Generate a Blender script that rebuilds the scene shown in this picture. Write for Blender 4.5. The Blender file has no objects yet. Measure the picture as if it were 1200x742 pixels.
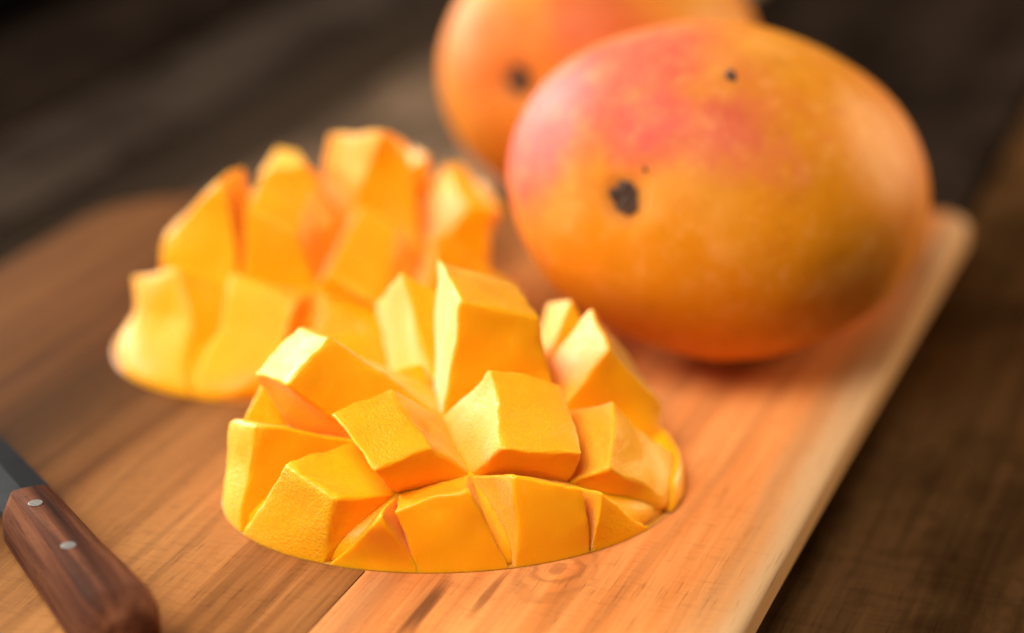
import bpy, bmesh, math, random
from mathutils import Vector, Matrix, noise

# ------------------------------------------------------------------ camera, world, lamps, exposure
scene = bpy.context.scene
BT = 12.0                                   # board thickness in mm; geometry below is in mm over the board top
def W(p): return Vector((p[0]/1000, p[1]/1000, (p[2]+BT)/1000))

cam_d = bpy.data.cameras.new('camera'); cam = bpy.data.objects.new('camera', cam_d)
scene.collection.objects.link(cam); scene.camera = cam
cam.location = (0, 0, 0.206 + BT/1000); cam.rotation_euler = (math.radians(90-21.5), 0, 0)
cam_d.sensor_width = 36; cam_d.lens = 76.95; cam_d.clip_start = 0.01; cam_d.clip_end = 50
cam_d.dof.use_dof = True; cam_d.dof.focus_distance = 0.432; cam_d.dof.aperture_fstop = 4.6

world = bpy.data.worlds.new('World'); scene.world = world; world.use_nodes = True
bg = world.node_tree.nodes['Background']; bg.inputs[0].default_value = (1.0, 0.95, 0.9, 1); bg.inputs[1].default_value = 0.07

def area(name, loc, target, sx, sy, power, col):
    d = bpy.data.lights.new(name, 'AREA'); d.shape = 'RECTANGLE'; d.size = sx; d.size_y = sy
    d.energy = power; d.color = col
    o = bpy.data.objects.new(name, d); scene.collection.objects.link(o)
    o.location = loc; o.rotation_euler = (Vector(target)-Vector(loc)).to_track_quat('-Z', 'Y').to_euler()
    return o
area('window_light', (-1.35, 1.50, 0.54), (-0.02, 0.46, 0.03), 1.6, 0.8, 57, (1.0, 0.96, 0.91))
area('back_right_light', (1.02, 1.10, 0.30), (0.06, 0.5, 0.05), 0.45, 0.4, 10.0, (1.0, 0.70, 0.40))
fl = area('front_left_light', (-0.23, 0.06, 0.62), (0.01, 0.43, 0.02), 0.40, 0.40, 1.72, (1.0, 0.94, 0.86))
fl.data.spread = math.radians(95)

scene.view_settings.view_transform = 'Standard'; scene.view_settings.look = 'None'
scene.view_settings.exposure = 0.45; scene.view_settings.gamma = 1.0
scene.render.engine = 'CYCLES'
scene.cycles.use_denoising = True
scene.cycles.max_bounces = 8

# ------------------------------------------------------------------ helpers
COL = scene.collection
def link(name, me, mats, parent=None):
    o = bpy.data.objects.new(name, me); COL.objects.link(o)
    for m in (mats if isinstance(mats, (list, tuple)) else [mats]): me.materials.append(m)
    if parent: o.parent = parent
    return o
def empty(name, loc, label, cat, group=None):
    o = bpy.data.objects.new(name, None); COL.objects.link(o); o.location = loc; o.empty_display_size = .01
    o['label'] = label; o['category'] = cat
    if group: o['group'] = group
    return o
def mesh_from(name, verts, faces, smooth=True):
    me = bpy.data.meshes.new(name); me.from_pydata([tuple(v) for v in verts], [], faces); me.update()
    if smooth:
        for p in me.polygons: p.use_smooth = True
    return me
class NT:
    def __init__(s, name):
        s.m = bpy.data.materials.new(name); s.m.use_nodes = True; s.t = s.m.node_tree
        s.bsdf = s.t.nodes['Principled BSDF']; s.out = s.t.nodes['Material Output']
    def n(s, typ, **kw):
        nd = s.t.nodes.new(typ)
        for k, v in kw.items():
            if k.startswith('i_'):
                key = k[2:]; key = int(key) if key.isdigit() else key.replace('_', ' ')
                if isinstance(v, bpy.types.NodeSocket): s.t.links.new(v, nd.inputs[key])
                else: nd.inputs[key].default_value = v
            else: setattr(nd, k, v)
        return nd
    def l(s, a, b): s.t.links.new(a, b)
    def coord(s, scale=(1, 1, 1), rot=(0, 0, 0), loc=(0, 0, 0)):
        tc = s.n('ShaderNodeTexCoord')
        mp = s.n('ShaderNodeMapping', i_Vector=tc.outputs['Object'], i_Scale=scale, i_Rotation=rot, i_Location=loc)
        return mp.outputs[0]
    def noise(s, vec, scale, detail=3, rough=.5, dist=0.0):
        return s.n('ShaderNodeTexNoise', i_Vector=vec, i_Scale=scale, i_Detail=detail, i_Roughness=rough, i_Distortion=dist).outputs['Fac']
    def ramp(s, fac, stops):
        r = s.n('ShaderNodeValToRGB', i_Fac=fac); e = r.color_ramp.elements
        while len(e) < len(stops): e.new(0.5)
        for k, (p, c) in enumerate(stops): e[k].position = p; e[k].color = (*c, 1) if len(c) == 3 else c
        return r.outputs['Color']
    def mix(s, fac, a, b, mode='MIX'):
        m = s.n('ShaderNodeMix', data_type='RGBA', blend_type=mode)
        for key, v in ((0, fac), (6, a), (7, b)):
            if isinstance(v, bpy.types.NodeSocket): s.l(v, m.inputs[key])
            else: m.inputs[key].default_value = (*v, 1) if isinstance(v, tuple) and len(v) == 3 else v
        return m.outputs[2]
    def rng(s, v, a, b, c=0., d=1., smooth=True):
        return s.n('ShaderNodeMapRange', interpolation_type='SMOOTHSTEP' if smooth else 'LINEAR', i_Value=v, i_1=a, i_2=b, i_3=c, i_4=d).outputs[0]
    def math(s, op, a, b=0.0):
        m = s.n('ShaderNodeMath', operation=op)
        for k, v in ((0, a), (1, b)):
            if isinstance(v, bpy.types.NodeSocket): s.l(v, m.inputs[k])
            else: m.inputs[k].default_value = v
        return m.outputs[0]
    def bump(s, h, strength, dist, prev=None):
        b = s.n('ShaderNodeBump', i_Strength=strength, i_Distance=dist, i_Height=h)
        if prev is not None: s.l(prev, b.inputs['Normal'])
        return b.outputs[0]
    def set(s, **kw):
        for k, v in kw.items():
            k = k.replace('_', ' ')
            if isinstance(v, bpy.types.NodeSocket): s.l(v, s.bsdf.inputs[k])
            else: s.bsdf.inputs[k].default_value = v

# ------------------------------------------------------------------ materials
def mat_flesh(name, grain, gloss, spec, sheen, coat, ior=1.42):
    s = NT(name); v = s.coord()
    big = s.noise(v, 45, 3)
    col = s.ramp(big, [(.3, (.96, .365, .002)), (.7, (.98, .43, .003))])
    fib = s.noise(s.coord((1, 1, .35)), 600, 3, .6)
    col = s.mix(s.math('MULTIPLY', s.rng(fib, .5, .8), .3), col, (1.0, .50, .015))
    g1 = s.noise(v, 2600, 2, .6); g2 = s.noise(v, 900, 3, .6); g3 = s.noise(v, 110, 2)
    vor = s.n('ShaderNodeTexVoronoi', i_Vector=v, i_Scale=1700.).outputs['Distance']
    patch = s.rng(s.noise(v, 90, 2), .35, .65, .25, 1.)
    h = s.math('ADD', s.math('MULTIPLY', g1, .5), s.math('ADD', s.math('MULTIPLY', g2, .7), s.math('MULTIPLY', vor, .6)))
    n0 = s.bump(g3, .10, .0010)
    n = s.bump(s.math('MULTIPLY', h, patch), grain, .0003, n0)
    nc = s.bump(s.math('MULTIPLY', h, patch), min(1., grain*1.6), .0004, n0)
    rough = s.rng(g2, .3, .7, gloss-.10, gloss+.13)
    s.set(Base_Color=col, Roughness=rough, Normal=n, IOR=ior, Subsurface_Weight=.9, Subsurface_Scale=.0017,
          Subsurface_Radius=(1.0, .80, .45), Sheen_Weight=sheen, Sheen_Roughness=.38, Sheen_Tint=(1., .86, .66, 1),
          Coat_Weight=coat, Coat_Roughness=.10, Coat_IOR=1.36, Coat_Normal=nc)
    s.bsdf.inputs['Specular IOR Level'].default_value = spec
    return s.m
FLESH = mat_flesh('mango_flesh_cut', .12, .42, .35, .10, .08)
FLESH_G = mat_flesh('mango_flesh_grainy', .75, .50, .4, .10, .22)
FLESH_P = mat_flesh('mango_flesh_lit_side', .60, .60, .9, .9, .10)  # lit copy of the flesh: sheen and specular raised to pale window-facing sides
FLESH_W = mat_flesh('mango_flesh_wet', .9, .45, .5, .0, .28, 1.15)

def mat_rim_skin():
    s = NT('mango_skin_edge'); v = s.coord()
    c = s.ramp(s.noise(v, 160, 3), [(.35, (.40, .15, .008)), (.7, (.62, .25, .012))])
    c = s.mix(s.rng(s.noise(v, 300, 2), .66, .75), c, (.35, .13, .01))
    s.set(Base_Color=c, Roughness=.45, Subsurface_Weight=.2, Subsurface_Scale=.002); return s.m
RIM_SKIN = mat_rim_skin()

def mat_mango(name, blush, seed):
    # blush: list of (local point in m, inner radius, outer radius, strength): the ripe red cheek of the fruit
    s = NT(name); tc = s.n('ShaderNodeTexCoord').outputs['Object']
    v = s.coord(loc=(seed, seed*.7, 0))
    n1 = s.noise(v, 38, 4, .55); n2 = s.noise(v, 120, 4, .6); n3 = s.noise(v, 16, 2)
    base = s.ramp(n3, [(.32, (.66, .180, .004)), (.5, (.72, .225, .005)), (.68, (.66, .24, .006))])
    base = s.mix(s.math('MULTIPLY', s.rng(n1, .5, .7), .35), base, (.85, .36, .08))
    tot = None
    for (p, r0, r1, st) in blush:
        d = s.n('ShaderNodeVectorMath', operation='DISTANCE'); s.l(tc, d.inputs[0]); d.inputs[1].default_value = p
        dd = s.math('ADD', d.outputs['Value'], s.math('MULTIPLY', s.math('SUBTRACT', n1, .5), .045))
        dd = s.math('ADD', dd, s.math('MULTIPLY', s.math('SUBTRACT', n2, .5), .012))
        w = s.rng(dd, r0, r1, st, 0.)
        tot = w if tot is None else s.math('MAXIMUM', tot, w)
    red = s.ramp(n2, [(.3, (.58, .062, .055)), (.55, (.66, .100, .072)), (.75, (.70, .16, .07))])
    col = s.mix(tot, base, red)
    fr = s.n('ShaderNodeTexVoronoi', i_Vector=v, i_Scale=340.).outputs['Distance']
    col = s.mix(s.math('MULTIPLY', s.rng(fr, .08, .26, 1., 0.), .16), col, (.85, .40, .10))
    col = s.mix(s.math('MULTIPLY', s.rng(s.noise(v, 70, 4, .7), .62, .75), .35), col, (.42, .13, .01))
    mt = s.noise(v, 150, 5, .7)
    col = s.mix(s.math('MULTIPLY', s.rng(mt, .5, .72), .30), col, (.88, .40, .12))
    col = s.mix(s.math('MULTIPLY', s.rng(mt, .48, .30), .28), col, (.50, .12, .01))
    ds = s.n('ShaderNodeVectorMath', operation='DISTANCE'); s.l(tc, ds.inputs[0]); ds.inputs[1].default_value = (-.055, 0, 0)
    dsn = s.math('ADD', ds.outputs['Value'], s.math('MULTIPLY', s.math('SUBTRACT', n2, .5), .004))
    col = s.mix(s.rng(dsn, .003, .0075, .5, 0.), col, (.30, .11, .03))
    nm = s.bump(s.noise(v, 520, 3, .6), .12, .0006)
    nm = s.bump(s.noise(v, 30, 2), .3, .002, nm)
    s.set(Base_Color=col, Roughness=s.rng(n1, .3, .7, .46, .58), Normal=nm, Subsurface_Weight=.22, Subsurface_Scale=.003,
          Subsurface_Radius=(1., .4, .1), Coat_Weight=.0, IOR=1.23)
    s.bsdf.inputs['Specular IOR Level'].default_value = .5
    return s.m

def mat_plain(name, c0, c1, scale, rough, metallic=0.0, bump=.3, bd=.0006):
    s = NT(name); v = s.coord(); n = s.noise(v, scale, 4, .6)
    s.set(Base_Color=s.ramp(n, [(.3, c0), (.7, c1)]), Roughness=rough, Metallic=metallic, Normal=s.bump(n, bump, bd)); return s.m
SCAR = mat_plain('stem_scar_brown', (.022, .010, .005), (.10, .050, .026), 420, .9)

def mat_wood(name, stops, dark, sap=None, seed=0.0, rings=True, spec=.28, streak=None, rgh=.68, knot=None, tint=(1., .85, .7, 1), ior=1.10, profile=None, blotch=None, k=1.0):
    # local y runs along the grain
    s = NT(name); tc = s.n('ShaderNodeTexCoord').outputs['Object']
    L = (seed, seed*1.7, 0)
    warp = s.noise(s.coord((1, .16, 1), loc=L), 14*k, 2)
    sep = s.n('ShaderNodeSeparateXYZ', i_Vector=tc)
    xw = s.math('ADD', sep.outputs['X'], s.math('MULTIPLY', s.math('SUBTRACT', warp, .5), .045/k))
    comb = s.n('ShaderNodeCombineXYZ', i_X=xw, i_Y=s.math('MULTIPLY', sep.outputs['Y'], .05), i_Z=s.math('ADD', sep.outputs['Z'], seed))
    bands = s.noise(comb.outputs[0], 55*k, 5, .62)
    broad = s.noise(comb.outputs[0], 16*k, 2, .5)
    f = s.math('ADD', s.math('MULTIPLY', bands, .55), s.math('MULTIPLY', broad, .5))
    col = s.ramp(f, stops)
    if rings:
        wv = s.n('ShaderNodeTexWave', wave_type='BANDS', bands_direction='X', i_Vector=comb.outputs[0], i_Scale=30., i_Distortion=7., i_Detail=4., i_2=7.)
        wv.inputs['Detail Scale'].default_value = 1.3
        col = s.mix(s.math('MULTIPLY', s.rng(wv.outputs['Fac'], .60, 1.), .22), col, dark)
    pore = s.noise(s.coord((1, .045, 1), loc=L), 1500, 3, .65)
    fibre = s.noise(s.coord((1, .03, 1), loc=L), 420, 4, .65)
    pm = s.math('MULTIPLY', s.rng(pore, .56, .72), .55)
    col = s.mix(pm, col, dark)
    col = s.mix(s.math('MULTIPLY', s.rng(fibre, .35, .75), .30), col, tuple(min(1, c*1.35) for c in stops[-1][1]))
    ray = s.noise(s.coord((.25, 1, 1), loc=L), 900, 2, .5)
    col = s.mix(s.math('MULTIPLY', s.rng(ray, .5, .75), .16), col, dark)
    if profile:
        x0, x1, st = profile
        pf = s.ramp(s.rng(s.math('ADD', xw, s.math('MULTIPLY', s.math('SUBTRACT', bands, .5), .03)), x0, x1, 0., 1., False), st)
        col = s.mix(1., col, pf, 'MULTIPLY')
    if blotch:
        bl = s.noise(s.coord((1, .5, 1), loc=L), blotch[0], 5, .65)
        col = s.mix(s.math('MULTIPLY', s.rng(bl, .42, .62), blotch[1]), col, dark)
        sc = s.noise(s.coord((.12, 1, 1), loc=L), 260, 3, .6)
        col = s.mix(s.math('MULTIPLY', s.rng(sc, .52, .7), .18), col, dark)
    if sap:
        for (x0, x1, c, amt) in sap:
            e = s.math('ADD', sep.outputs['X'], s.math('MULTIPLY', s.math('SUBTRACT', s.noise(s.coord((1, .35, 1), loc=L), 20, 3), .5), .016))
            col = s.mix(s.math('MULTIPLY', s.rng(e, x0, x1), amt), col, s.mix(s.math('MULTIPLY', pm, .5), c, dark))
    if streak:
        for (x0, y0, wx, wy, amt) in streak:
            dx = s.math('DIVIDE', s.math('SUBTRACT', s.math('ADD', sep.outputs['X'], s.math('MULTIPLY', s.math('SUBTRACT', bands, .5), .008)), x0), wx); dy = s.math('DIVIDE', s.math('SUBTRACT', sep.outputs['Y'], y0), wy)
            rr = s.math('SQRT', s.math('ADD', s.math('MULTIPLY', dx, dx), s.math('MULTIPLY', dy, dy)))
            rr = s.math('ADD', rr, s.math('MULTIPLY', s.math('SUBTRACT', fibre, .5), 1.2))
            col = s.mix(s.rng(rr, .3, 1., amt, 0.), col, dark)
    if knot:
        dx = s.math('SUBTRACT', sep.outputs['X'], knot[0]); dy = s.math('MULTIPLY', s.math('SUBTRACT', sep.outputs['Y'], knot[1]), .62)
        rr = s.math('SQRT', s.math('ADD', s.math('MULTIPLY', dx, dx), s.math('MULTIPLY', dy, dy)))
        rr = s.math('ADD', rr, s.math('MULTIPLY', s.math('SUBTRACT', s.noise(tc, 90, 3), .5), .009))
        rg = s.math('MULTIPLY', s.math('ADD', s.math('SINE', s.math('MULTIPLY', rr, 1900.)), .3), s.rng(rr, .002, .012, .32, 0.))
        col = s.mix(s.math('MAXIMUM', s.math('MAXIMUM', rg, 0.), s.rng(rr, .0004, .0018, .5, 0.)), col, dark)
    h = s.math('ADD', s.math('MULTIPLY', pore, -.7), s.math('MULTIPLY', fibre, .6))
    nm = s.bump(h, .35, .00035)
    s.set(Base_Color=col, Roughness=s.rng(fibre, .3, .7, rgh-.07, rgh+.1), Normal=nm)
    s.bsdf.inputs['Specular IOR Level'].default_value = .5; s.bsdf.inputs['IOR'].default_value = ior; s.bsdf.inputs['Specular Tint'].default_value = tint
    return s.m

WOOD_R = mat_wood('acacia_orange', [(.36, (.40, .108, .022)), (.5, (.64, .215, .052)), (.62, (.74, .325, .105))], (.17, .058, .020),
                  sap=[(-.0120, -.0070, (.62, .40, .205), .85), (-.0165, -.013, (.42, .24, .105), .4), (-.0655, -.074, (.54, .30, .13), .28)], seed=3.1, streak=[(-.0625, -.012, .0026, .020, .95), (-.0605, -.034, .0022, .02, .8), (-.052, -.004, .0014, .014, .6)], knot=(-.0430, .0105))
def g3(v): return (v, v*.93, v*.76)
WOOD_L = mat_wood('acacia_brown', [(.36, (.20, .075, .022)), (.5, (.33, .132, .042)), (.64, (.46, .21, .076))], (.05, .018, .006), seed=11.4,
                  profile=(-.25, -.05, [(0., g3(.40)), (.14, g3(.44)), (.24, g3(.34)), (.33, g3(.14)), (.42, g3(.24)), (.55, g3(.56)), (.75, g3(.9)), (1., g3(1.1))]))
def table_mat(k, t, bl=.55, profile=None):
    return mat_wood('weathered_table_%d' % k, [(.36, tuple(c*.5 for c in t)), (.52, t), (.66, tuple(c*1.5 for c in t))], tuple(c*.12 for c in t), seed=20.3+k*3.7,
                    rgh=.7, ior=1.004, blotch=(26, bl), profile=profile)
WOOD_H = mat_wood('rosewood_handle', [(.40, (.018, .005, .0025)), (.5, (.070, .021, .009)), (.60, (.16, .058, .026))], (.008, .0025, .0012), seed=40.2, k=5.)
STEEL = mat_plain('dark_blade_steel', (.045, .047, .05), (.075, .077, .08), 60, .38, 1.0, .05)
BRASS = mat_plain('rivet_metal', (.17, .155, .13), (.26, .24, .21), 900, .55, .8, .1)

# ------------------------------------------------------------------ the table and the board
random.seed(4)
ANG = math.atan2(.0889, .2353)                        # grain runs away to the right
O0 = Vector((.0457, .3607, 0))
table = bpy.data.objects.new('table_top', None); COL.objects.link(table)
table['kind'] = 'structure'; table['label'] = 'dark brown weathered wooden table top made of wide planks'
table.location = O0; table.rotation_euler = (0, 0, -ANG)
def slab(outline, z0, z1, bevel, seg=3, skip=None, under=0):
    """closed outline (ccw, m) extruded, top edges rounded; skip(a, b) leaves an edge sharp"""
    bm = bmesh.new()
    vs = [bm.verts.new((x, y, z0)) for x, y in outline]
    f = bm.faces.new(vs); r = bmesh.ops.extrude_face_region(bm, geom=[f])
    top = [v for v in r['geom'] if isinstance(v, bmesh.types.BMVert)]
    bmesh.ops.translate(bm, verts=top, vec=(0, 0, z1-z0))
    bmesh.ops.recalc_face_normals(bm, faces=bm.faces)
    ts = set(top)
    es = [e for e in bm.edges if e.verts[0] in ts and e.verts[1] in ts and not (skip and skip(e.verts[0].co, e.verts[1].co))]
    bmesh.ops.bevel(bm, geom=es, offset=bevel, segments=seg, profile=.5, affect='EDGES', clamp_overlap=True)
    if under:
        es = [e for e in bm.edges if all(abs(v.co.z-z0) < 1e-6 for v in e.verts) and not (skip and skip(e.verts[0].co, e.verts[1].co))]
        bmesh.ops.bevel(bm, geom=es, offset=under, segments=1, affect='EDGES', clamp_overlap=True)
    me = bpy.data.meshes.new('plank'); bm.to_mesh(me); bm.free()
    for p in me.polygons: p.use_smooth = abs(p.normal.z) < .98 and abs(p.normal.z) > .05
    return me
TABLE = [  # left edge, right edge, tint: old planks; tints hold uneven stain plus painted sheen and light falloff
    (-1.60, -1.30, (.006, .004, .003)), (-1.296, -1.0, (.005, .0035, .0025)), (-.996, -.72, (.005, .0035, .0025)), (-.717, -.42, (.002, .0014, .001)),
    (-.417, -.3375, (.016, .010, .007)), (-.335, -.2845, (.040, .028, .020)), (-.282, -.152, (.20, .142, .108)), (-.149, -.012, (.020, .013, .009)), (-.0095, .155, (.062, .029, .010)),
    (.158, .33, (.05, .026, .011)), (.333, .60, (.02, .012, .007)), (.603, .90, (.015, .009, .006)), (.903, 1.2, (.015, .009, .006))]
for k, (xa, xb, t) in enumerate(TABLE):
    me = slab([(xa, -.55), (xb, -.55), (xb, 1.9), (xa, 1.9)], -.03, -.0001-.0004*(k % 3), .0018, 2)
    link('plank', me, table_mat(k, t, profile=(xa, xb, [(0., g3(.08)), (.28, g3(.14)), (.62, g3(.9)), (1., g3(1.))]) if t[0] > .15 else None), table)  # palest plank has the window sheen painted in, fading dark to its left

board = empty('cutting_board', O0, 'acacia wood cutting board with a pale sapwood edge under the mangoes', 'cutting board')
board.rotation_euler = (0, 0, -ANG)
def arc(cx, cy, r, a0, a1, n=10): return [(cx+r*math.cos(math.radians(a0+(a1-a0)*i/n)), cy+r*math.sin(math.radians(a0+(a1-a0)*i/n))) for i in range(n+1)]
XJ = -.0787; XR = -.0028
def far(xx): return .2615 + xx*.3155                   # the far end is cut slightly askew
r = .010
right = [(XJ+.00015, -.17), (XR, -.17)] + arc(XR-r, far(0)-r*1.15, r, 0, 105, 8) + [(XJ+.00015, far(XJ))]
board_r = slab(right, 0.0003, BT/1000, .0022, 3, skip=lambda a, b: abs(a.x-XJ) < .001 and abs(b.x-XJ) < .001, under=.0048)
link('plank', board_r, WOOD_R, board)
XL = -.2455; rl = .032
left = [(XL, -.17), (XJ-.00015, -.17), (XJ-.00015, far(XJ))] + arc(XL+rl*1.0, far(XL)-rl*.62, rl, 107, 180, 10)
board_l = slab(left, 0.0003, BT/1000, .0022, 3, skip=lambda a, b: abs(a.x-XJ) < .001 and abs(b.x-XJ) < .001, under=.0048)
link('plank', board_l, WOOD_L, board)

# ------------------------------------------------------------------ hedgehog-cut mango cheeks
FRONT_NODES = [[[-28.6, 384.0, 1.4], [-39.1, 388.2, 1.8], [-56.0, 401.2, 2.0], [-61.1, 411.2, 1.8], [-56.7, 434.2, 2.0]], [[-17.3, 382.8, 1.4], [-22.9, 394.2, 13.0], [-31.9, 411.2, 17.3], [-46.8, 423.7, 13.2], [-47.8, 445.0, 2.0]], [[1.0, 385.0, 1.4], [-8.4, 398.5, 15.3], [-14.8, 417.4, 19.6], [-16.8, 436.3, 18.0], [-26.2, 456.4, 2.2]], [[16.8, 391.4, 1.5], [11.3, 401.0, 12.2], [9.9, 424.4, 17.8], [5.7, 443.7, 18.5], [0.8, 458.4, 2.2]], [[23.4, 397.5, 1.8], [28.7, 406.3, 2.1], [35.1, 428.9, 2.1], [28.4, 444.0, 2.1], [17.8, 452.5, 2.0]]]
FRONT_FACES = [[[[-28.9, 386.6, 0.1], [-20.2, 384.8, 2.5], [-25.4, 380.3, 15.0], [-38.5, 385.7, 3.5]], [[-38.2, 383.5, 5.3], [-34.8, 384.5, 15.9], [-45.7, 395.1, 18.9], [-55.2, 397.6, 4.2]], [[-55.5, 399.8, 3.5], [-52.0, 403.3, 23.8], [-58.4, 414.6, 19.5], [-61.4, 411.4, 2.3]], [[-57.3, 420.0, 15.6], [-53.3, 427.7, 22.7], [-51.6, 445.1, 4.7], [-55.9, 434.4, 0.7]]], [[[-17.4, 383.5, 1.1], [1.0, 382.9, 3.4], [-9.0, 383.5, 18.9], [-23.0, 383.9, 14.3]], [[-27.0, 384.4, 22.2], [-16.3, 392.1, 24.1], [-25.1, 408.2, 29.6], [-36.7, 400.5, 27.7]], [[-45.5, 406.5, 31.4], [-37.5, 415.0, 37.9], [-45.2, 431.2, 34.2], [-54.1, 421.9, 27.0]], [[-47.0, 427.7, 18.5], [-19.6, 438.6, 22.6], [-25.9, 457.3, 4.7], [-50.5, 445.6, 2.5]]], [[[1.2, 384.1, 2.8], [16.7, 389.7, 2.9], [14.2, 391.5, 15.4], [0.5, 387.5, 19.8]], [[-1.5, 391.1, 23.8], [14.5, 396.8, 20.0], [10.7, 413.6, 28.2], [-4.9, 410.2, 33.2]], [[-10.4, 420.8, 43.7], [5.9, 427.7, 37.7], [0.8, 442.0, 39.5], [-16.4, 439.2, 46.8]], [[-24.9, 450.9, 38.5], [4.0, 450.2, 26.1], [1.8, 464.7, 10.7], [-31.0, 463.6, 27.2]]], [[[17.4, 389.9, 3.0], [23.8, 399.1, 1.8], [26.8, 403.8, 4.4], [17.8, 392.1, 14.5]], [[20.0, 396.9, 16.2], [29.8, 410.8, 4.6], [32.5, 424.7, 7.6], [21.2, 412.6, 24.8]], [[20.7, 429.6, 29.6], [33.0, 436.6, 12.6], [31.8, 444.0, 12.1], [17.7, 446.5, 32.7]], [[13.3, 455.2, 31.0], [26.5, 445.4, 3.4], [20.7, 455.7, 2.3], [7.8, 467.1, 25.9]]]]
BACK_NODES = [[[-90.7, 482.0, 2.0], [-97.0, 503.0, 2.3], [-93.8, 523.2, 2.2], [-90.4, 530.8, 2.0], [-86.8, 535.6, 2.0]], [[-72.2, 472.4, 2.8], [-65.7, 496.5, 17.9], [-62.0, 521.5, 19.8], [-64.8, 537.3, 15.6], [-66.1, 552.3, 2.0]], [[-50.3, 468.3, 2.1], [-47.9, 493.8, 18.8], [-41.5, 526.7, 25.1], [-50.3, 539.5, 22.7], [-38.3, 559.6, 2.2]], [[-29.4, 474.7, 2.0], [-26.9, 489.1, 13.4], [-22.3, 519.9, 17.1], [-30.7, 542.8, 17.8], [-21.5, 557.2, 2.2]], [[-13.0, 486.8, 2.0], [-3.8, 499.4, 2.0], [1.4, 527.0, 2.2], [-8.8, 548.8, 2.2], [-16.5, 554.6, 2.0]]]
BACK_FACES = [[[[-94.0, 484.9, 0.2], [-74.6, 470.2, 3.4], [-80.3, 493.9, 24.9], [-92.7, 500.9, 19.6]], [[-86.0, 510.4, 26.1], [-70.4, 504.8, 43.7], [-67.2, 523.3, 40.2], [-85.7, 530.5, 23.3]], [[-93.1, 522.9, 4.5], [-69.4, 527.4, 30.9], [-70.4, 540.8, 27.3], [-92.9, 532.8, 2.9]], [[-91.9, 533.0, 6.6], [-75.0, 549.2, 22.7], [-68.3, 553.4, 6.3], [-87.5, 536.1, -0.9]]], [[[-67.6, 471.3, 3.9], [-55.7, 470.8, 8.9], [-50.2, 480.4, 20.9], [-67.4, 491.4, 24.5]], [[-63.9, 497.8, 38.0], [-51.5, 495.6, 31.9], [-48.8, 521.4, 38.2], [-60.1, 519.2, 42.2]], [[-63.5, 528.7, 36.8], [-51.8, 525.1, 40.1], [-54.3, 538.1, 39.2], [-60.9, 546.3, 38.7]], [[-69.0, 543.4, 26.4], [-50.5, 546.8, 31.4], [-40.7, 560.1, 4.9], [-64.5, 554.1, 2.6]]], [[[-48.0, 469.7, 5.8], [-30.3, 471.2, 0.9], [-30.5, 483.5, 10.1], [-45.3, 488.5, 18.8]], [[-44.1, 490.8, 24.4], [-32.0, 487.0, 16.2], [-27.9, 512.7, 28.1], [-36.8, 514.0, 33.3]], [[-32.5, 525.5, 48.7], [-26.6, 534.1, 43.2], [-37.9, 546.1, 38.8], [-47.4, 538.1, 44.5]], [[-21.9, 550.9, 34.8], [-21.5, 549.8, 27.8], [-24.2, 560.4, 9.3], [-26.9, 568.9, 31.5]]], [[[-26.3, 475.7, 5.5], [-10.3, 485.1, -1.5], [-4.1, 496.8, 4.9], [-25.7, 485.4, 15.8]], [[-20.4, 490.0, 20.3], [-2.0, 496.4, 1.7], [2.0, 526.0, 4.7], [-18.6, 518.3, 25.5]], [[-11.3, 528.4, 28.4], [-5.6, 531.2, 26.7], [-12.4, 555.2, 30.8], [-18.0, 549.6, 32.4]], [[-1.9, 550.3, 20.4], [-9.7, 549.4, 3.2], [-15.2, 558.4, 3.8], [-8.8, 564.1, 23.9]]]]

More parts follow.
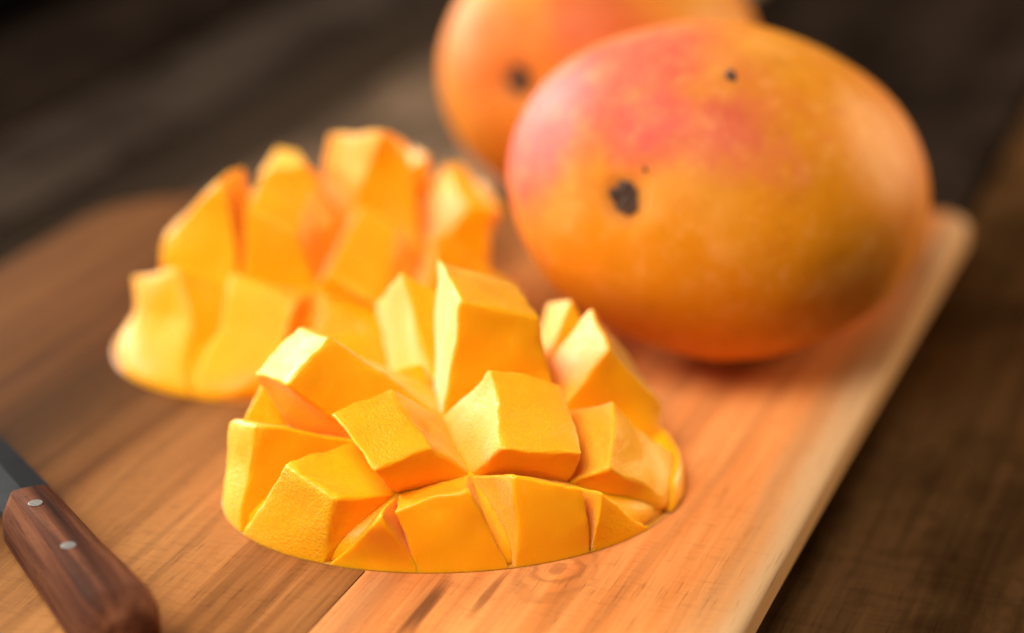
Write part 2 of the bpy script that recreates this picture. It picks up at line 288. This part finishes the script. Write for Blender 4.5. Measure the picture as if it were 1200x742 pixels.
def lerp(a, b, t): return a + (b-a)*t
def axis_pts(L, r):
    n = max(4, int((L-2*r)/1.5)); core = [r+(L-2*r)*i/n for i in range(n+1)]
    return [0, .35*r, .7*r] + core + [L-.7*r, L-.35*r, L]
def flesh_cube(base, top, cheek, seed, rimfix=None, rad=.95):
    """base and top: four corners in mm; rounded, slightly wavy block"""
    Lu = max((top[1]-top[0]).length, (top[2]-top[3]).length, 4); Lv = max((top[3]-top[0]).length, (top[2]-top[1]).length, 4)
    Lw = max(sum((top[i]-base[i]).length for i in range(4))/4, 4)
    U, V, Wd = axis_pts(Lu, rad), axis_pts(Lv, rad), axis_pts(Lw, rad)
    key, verts, faces, mi = {}, [], [], []
    rnd = random.Random(seed); off = Vector((rnd.random()*50, rnd.random()*50, rnd.random()*50))
    cen = sum(base, Vector())/4*.5 + sum(top, Vector())/4*.5
    def vert(u, v, w):
        k3 = (round(u, 4), round(v, 4), round(w, 4))
        if k3 in key: return key[k3]
        p = Vector((u, v, w)); q = Vector((min(max(u, rad), Lu-rad), min(max(v, rad), Lv-rad), min(max(w, rad), Lw-rad)))
        d = p-q
        if d.length > 1e-9: p = q + d.normalized()*rad
        a, b, c = p.x/Lu, p.y/Lv, p.z/Lw
        bp = lerp(lerp(base[0], base[1], a), lerp(base[3], base[2], a), b); tp = lerp(lerp(top[0], top[1], a), lerp(top[3], top[2], a), b)
        P = lerp(bp, tp, c)
        out = (P-cen).normalized()
        # cut faces are not perfectly flat: slow waviness, and nicks along the edges
        edge = sum(1 for t, L in ((u, Lu), (v, Lv), (w, Lw)) if t < rad*1.1 or t > L-rad*1.1) >= 2
        P = P + noise.noise_vector(P*.11+off)*.85*min(1, c*2.0) + out*(noise.noise(P*.38+off)*.16) + out*(noise.noise(P*1.1+off)*(.36 if edge else .05))
        if rimfix: P = lerp(P, rimfix(P), min(1, max(0, c*1.6-.15)))
        key[k3] = len(verts); verts.append((P-cheek)/1000); return key[k3]
    def sheet(A, B, fn, m, flip):
        for i in range(len(A)-1):
            for j in range(len(B)-1):
                f = [vert(*fn(A[i], B[j])), vert(*fn(A[i+1], B[j])), vert(*fn(A[i+1], B[j+1])), vert(*fn(A[i], B[j+1]))]
                faces.append(f[::-1] if flip else f); mi.append(m)
    sheet(U, V, lambda a, b: (a, b, Lw), 1, False); sheet(U, V, lambda a, b: (a, b, 0), 0, True)
    sheet(U, Wd, lambda a, b: (a, 0, b), 0, False); sheet(U, Wd, lambda a, b: (a, Lv, b), 0, True)
    sheet(V, Wd, lambda a, b: (0, a, b), 2, True); sheet(V, Wd, lambda a, b: (Lu, a, b), 0, False)
    me = mesh_from('flesh_cube', verts, faces)
    bm = bmesh.new(); bm.from_mesh(me)
    for f, m in zip(bm.faces, mi): f.material_index = m
    bmesh.ops.recalc_face_normals(bm, faces=bm.faces); bm.to_mesh(me); bm.free()
    for p in me.polygons: p.use_smooth = True
    return me

def build_cheek(label, nodes, tops, ell, seed, lip=None):
    cx, cy, a, b, H, rot = ell
    cr, sr = math.cos(rot), math.sin(rot); C0 = Vector((cx, cy, 0))
    root = empty('mango_cheek', W(C0), label, 'mango half', 'mango halves scored into cubes and turned inside out')
    def ellq(P): dx, dy = P.x-cx, P.y-cy; return (dx*cr+dy*sr)/a, (-dx*sr+dy*cr)/b
    def place(qx, qy): X, Y = qx*a, qy*b; return Vector((cx+X*cr-Y*sr, cy+X*sr+Y*cr, 0))
    def rimfix(P, rt=.99):
        if P.z < 13:
            qx, qy = ellq(P); rr = math.hypot(qx, qy)
            if .72 < rr:
                w = min(1, 1.25*(1-max(P.z, 0)/13)**1.3); t = lerp(rr, rt, w)
                Q = place(qx/rr*t, qy/rr*t); P = Vector((Q.x, Q.y, P.z))
        return Vector((P.x, P.y, max(P.z, -6.)))
    # the flesh left on the skin: a domed body that the cuts do not reach through
    N = [[Vector(p) for p in rw] for rw in nodes]
    verts, faces = [], []; K = 7; G = 4*K+1
    for i in range(G):
        for j in range(G):
            ci, cj = min(i//K, 3), min(j//K, 3); u, v = i/K-ci, j/K-cj
            P = lerp(lerp(N[ci][cj], N[ci+1][cj], u), lerp(N[ci][cj+1], N[ci+1][cj+1], u), v)
            P = Vector((P.x, P.y, P.z-.35)) + noise.noise_vector(P*.15)*.2
            verts.append((rimfix(P, .962)-C0)/1000)
    for i in range(G-1):
        for j in range(G-1): faces.append((i*G+j, (i+1)*G+j, (i+1)*G+j+1, i*G+j+1))
    ring = [i*G for i in range(G)] + [(G-1)*G+j for j in range(1, G)] + [i*G+G-1 for i in range(G-2, -1, -1)] + [j for j in range(G-2, 0, -1)]
    n0 = len(verts)
    for k in ring: v = verts[k].copy(); v.z = .0003; verts.append(v)
    for k in range(len(ring)): k2 = (k+1) % len(ring); faces.append((ring[k2], ring[k], n0+k, n0+k2))
    faces.append([n0+k for k in range(len(ring))])
    me = mesh_from('flesh_body', verts, faces)
    bm = bmesh.new(); bm.from_mesh(me); bmesh.ops.recalc_face_normals(bm, faces=bm.faces); bm.to_mesh(me); bm.free()
    for p in me.polygons: p.use_smooth = True
    link('flesh_body', me, FLESH, root); na = 120
    # skin, seen as the thin edge where the cheek rests on the board
    verts, faces = [], []
    sp = [(.95, .45), (.984, .42), (.990, .30), (.991, .12), (.988, .01), (.90, .0), (.90, .3)]
    for t, z in sp:
        for j in range(na):
            an = 2*math.pi*j/na; P = place(t*math.cos(an), t*math.sin(an)); P.z = z + noise.noise(P*.2)*.05*(z > .1); verts.append((P-C0)/1000)
    for i in range(len(sp)):
        i2 = (i+1) % len(sp)
        for j in range(na): faces.append((i*na+j, i2*na+j, i2*na+(j+1) % na, i*na+(j+1) % na))
    link('skin', mesh_from('skin', verts, faces), RIM_SKIN, root)
    low = Vector((cx, cy, -6))
    for i in range(4):
        for j in range(4):
            nd = [N[i][j], N[i+1][j], N[i+1][j+1], N[i][j+1]]
            top = [Vector(p) for p in tops[i][j]]
            base = [p-(q-p)*.14-Vector((0, 0, .5)) if p.z > 4 else lerp(p, Vector((cx, cy, -6.)), .16) + Vector((0, 0, -3.5)) for p, q in zip(nd, top)]
            top = [Vector((n_.x, n_.y, -3.)) if n_.z < 4 and p.z < 6.5 and (i < 3 or j == 0) else Vector((p.x, p.y, max(p.z, .4))) for p, n_ in zip(top, nd)]
            outer = i in (0, 3) or j in (0, 3)
            me = flesh_cube(base, top, C0, seed*100+i*4+j, rimfix if outer else None)
            link('flesh_cube', me, [FLESH, FLESH_W if i == 3 and j < 2 else FLESH if j == 0 else FLESH_G, FLESH if i < 2 and j < 3 else FLESH_P], root)  # left sides get the lit copy, plain flesh where they sit shaded
    if lip:                                             # uncut strip of flesh standing along the rim
        a0, a1, h0, h1, th = lip; n = 24; verts, faces = [], []
        for k in range(n+1):
            an = math.radians(lerp(a0, a1, k/n)); h = lerp(h0, h1, math.sin(math.pi*min(1, k/n*1.0)/2)); e = min(1, k/2, (n-k)/2)*.8+.2
            for (t, z) in ((1.0, .6), (1.0, h*.5*e), (.985, h*.85*e), (.965, h*e), (1-th, h*.93*e), (1-th-.03, .6)):
                P = place(t*math.cos(an), t*math.sin(an)); P.z = z; P += noise.noise_vector(P*.25)*.3; verts.append((P-C0)/1000)
        m = 6
        for k in range(n):
            for q in range(m-1): faces.append((k*m+q, (k+1)*m+q, (k+1)*m+q+1, k*m+q+1))
        faces.append(list(range(m))); faces.append([n*m+q for q in range(m)][::-1])
        link('rim_flesh', mesh_from('rim_flesh', verts, faces), FLESH, root)
    return root
build_cheek('mango half with spread yellow cubes lying across the plank seam, next to the knife', FRONT_NODES, FRONT_FACES,
            (-12.5, 421.5, 49.5, 37.5, 19.5, math.radians(8)), 1, lip=(-28, 42, 4.5, 9.5, .09))
build_cheek('mango half with tightly fanned cubes on the browner plank, beside the blushed whole mango', BACK_NODES, BACK_FACES,
            (-48, 513.5, 54, 43.5, 21, math.radians(32)), 2)

# ------------------------------------------------------------------ whole mangoes
def mango(label, par, zc, blush, seed, spots):
    X, Y, yaw, pit, roll, a, b, c = par
    root = empty('whole_mango', W((X, Y, zc)), label, 'mango', 'whole ripe mangoes')
    root.rotation_mode = 'QUATERNION'
    root.rotation_quaternion = (Matrix.Rotation(yaw, 3, 'Z') @ Matrix.Rotation(pit, 3, 'Y') @ Matrix.Rotation(roll, 3, 'X')).to_quaternion()
    nv, nu, p, kk = 90, 120, 2.2, -.10
    def surf(t, ph):
        r = (max(0, 1-abs(t)**p))**(1/p)*(1+kk*t)
        P = Vector((a*t, b*r*math.cos(ph), c*r*math.sin(ph)))
        d = math.hypot(P.y, P.z)
        if t < 0: P.x += 2.2*math.exp(-(d/5.5)**2)                     # hollow round the stem scar
        P += P.normalized()*(noise.noise(P*.03+Vector((seed, 0, 0)))*1.5+noise.noise(P*.08+Vector((seed, 5, 0)))*.35)
        return P
    verts, faces = [], []
    for i in range(nv):
        t = math.sin((-1+2*i/(nv-1))*math.pi/2*.9995)
        for j in range(nu): verts.append(surf(t, 2*math.pi*j/nu)/1000)
    for i in range(nv-1):
        for j in range(nu): faces.append((i*nu+j, i*nu+(j+1) % nu, (i+1)*nu+(j+1) % nu, (i+1)*nu+j))
    faces.append([j for j in range(nu)][::-1]); faces.append([(nv-1)*nu+j for j in range(nu)])
    link('fruit_body', mesh_from('fruit_body', verts, faces), mat_mango('mango_skin', blush, seed), root)
    # stem scar: a knobbly corky stub
    verts, faces = [], []; n, m = 14, 48
    base = surf(-.99999, 0); R = 3.9
    for i in range(n):
        th = i/(n-1)*math.pi/2
        for j in range(m):
            ph = 2*math.pi*j/m; d = R*math.cos(th)*(1+.12*math.cos(ph*3+1)+.08*math.cos(ph*5)); P = Vector((base.x+.2-1.6*math.sin(th), d*math.cos(ph), d*math.sin(ph)*1.1))
            P += noise.noise_vector(P*.45+Vector((seed, 3, 1)))*1.1 + noise.noise_vector(P*1.1+Vector((seed, 1, 4)))*.5; verts.append(P/1000)
    for i in range(n-1):
        for j in range(m): faces.append((i*m+j, i*m+(j+1) % m, (i+1)*m+(j+1) % m, (i+1)*m+j))
    link('stem_scar', mesh_from('stem_scar', verts, faces), SCAR, root)
    for (q, R) in spots:
        q = Vector(q); nrm = Vector((q.x/a**2, q.y/b**2, q.z/c**2)).normalized(); u = nrm.orthogonal().normalized(); w = nrm.cross(u)
        verts, faces = [], []
        for i in range(5):
            th = i/4*math.pi/2
            for j in range(14):
                ph = 2*math.pi*j/14; d = R*math.cos(th)*(1+.25*math.cos(2*ph)+.12*math.cos(3*ph+1)); verts.append((q+u*d*math.cos(ph)+w*d*math.sin(ph)+nrm*(-.6+1.1*math.sin(th)))/1000)
        for i in range(4):
            for j in range(14): faces.append((i*14+j, i*14+(j+1) % 14, (i+1)*14+(j+1) % 14, (i+1)*14+j))
        link('blemish', mesh_from('blemish', verts, faces), SCAR, root)
    return root
mango('whole mango with a broad pink blush and dark blemish beside the cut halves',
      (53.631, 507.928, 1.005, .223, .105, 56.866, 47.916, 39.362), 39.87,
      [((-.0535, -.002, .0190), .004, .026, .9), ((-.040, .012, .030), .010, .040, .85), ((-.046, .032, .012), .014, .036, .95), ((-.046, -.012, .020), .002, .022, .75)],
      1.3, [((-39.2, -11.2, 31.0), 1.7), ((-56.0, -3.9, 7.8), .5)])
mango('plain orange whole mango standing behind the pink blushed one', (28.608, 625.649, 1.049, .143, -.044, 55.693, 42.19, 39.152), 39.04,
      [((-.045, -.020, .016), .006, .030, .55), ((-.052, .008, .008), .006, .036, .38)], 7.7, [])

# ------------------------------------------------------------------ knife
KA = Vector((-95.84, 392.45, 0)); KD = Vector((24.83, -45.23, 0)).normalized(); KN = Vector((-KD.y, KD.x, 0))   # KN: towards the mango half
knife = empty('kitchen_knife', W(KA), 'small kitchen knife with riveted dark wooden handle lying on the board', 'knife')
knife.rotation_euler = (0, 0, math.atan2(KD.y, KD.x)-math.pi/2)      # local y runs along the handle, local -x towards the fruit
def kl(s_, p_, z): return Vector((-p_, s_, z))/1000
# handle: chamfered section swept along
secs = [(-4, 5.6, 6.4, 12.6, .86), (-2.8, 6.0, 6.8, 13.6, 1), (10, 6.2, 6.9, 14, 1), (25, 6.9, 7.2, 14, 1), (38, 8.0, 7.6, 14, 1), (47, 8.6, 7.8, 14, 1), (52, 8.2, 7.4, 13.4, .97), (54.5, 6.8, 6.2, 12.2, .9), (55.4, 5.0, 4.6, 10.5, .8)]
verts, faces = [], []
fine = []
for q in range(len(secs)-1):
    n = max(1, int((secs[q+1][0]-secs[q][0])/1.5))
    for i in range(n): fine.append([lerp(secs[q][z], secs[q+1][z], i/n) for z in range(5)])
fine.append(list(secs[-1]))
for (s_, wr, wl, hz, kx) in fine:
    zl = 14-hz; wr *= .94; wl *= .80
    ring = [(wr-1.6, zl+.2), (wr, zl+2.6), (wr, hz-3.4), (wr-.35, hz-1.5), (wr-1.3, hz-.45), (wr-2.6, hz), (0, hz+.15), (-wl+2.7, hz), (-wl+2.3, hz-.25), (-wl+.2, hz-4.6), (-wl, hz-6.2), (-wl, zl+2.6), (-wl+1.6, zl+.2)]
    for (p_, z) in ring: verts.append(kl(s_, p_, z))
m = 13
for i in range(len(fine)-1):
    for j in range(m): faces.append((i*m+j, i*m+(j+1) % m, (i+1)*m+(j+1) % m, (i+1)*m+j))
faces.append(list(range(m))[::-1]); faces.append([(len(fine)-1)*m+j for j in range(m)])
me = mesh_from('handle', verts, faces)
bm = bmesh.new(); bm.from_mesh(me); bmesh.ops.recalc_face_normals(bm, faces=bm.faces); bm.to_mesh(me); bm.free()
for p in me.polygons: p.use_smooth = True
me.set_sharp_from_angle(angle=math.radians(30))
handle = link('handle', me, WOOD_H, knife)
for s_ in (5.7, 26.2):
    verts, faces = [], []
    for i, (rr, z) in enumerate(((1.45, 12.5), (1.45, 14.14), (1.38, 14.19), (.7, 14.20))):
        for j in range(18): an = 2*math.pi*j/18; verts.append(kl(s_+rr*math.cos(an), -.7+rr*math.sin(an), z))
    for i in range(3):
        for j in range(18): faces.append((i*18+j, i*18+(j+1) % 18, (i+1)*18+(j+1) % 18, (i+1)*18+j))
    faces.append([54+j for j in range(18)])
    rv = link('rivet', mesh_from('rivet', verts, faces, False), BRASS, knife)
# blade: spine on the left, edge towards the fruit, ground to an edge
verts, faces = [], []
prof = [(-3, -4.5, 7.5), (-6.2, -4.6, 8.5), (-30, -5.6, 7.2), (-60, -5.2, 5.2), (-80, -3.6, 2.0), (-92, -1.2, -1.0)]
for (s_, pl, pr) in prof:
    pr_ = max(pr, pl+.3)
    for (p_, z) in ((pl, 6.2), (pl, 8.0), (lerp(pl, pr_, .55), 7.9), (pr_, 7.15), (pr_, 7.05), (lerp(pl, pr_, .55), 6.3)): verts.append(kl(s_, p_, z))
for i in range(len(prof)-1):
    for j in range(6): faces.append((i*6+j, i*6+(j+1) % 6, (i+1)*6+(j+1) % 6, (i+1)*6+j))
faces.append(list(range(6))); faces.append([(len(prof)-1)*6+j for j in range(6)][::-1])
me = mesh_from('blade', verts, faces, False)
bm = bmesh.new(); bm.from_mesh(me); bmesh.ops.recalc_face_normals(bm, faces=bm.faces); bm.to_mesh(me); bm.free()
link('blade', me, STEEL, knife)
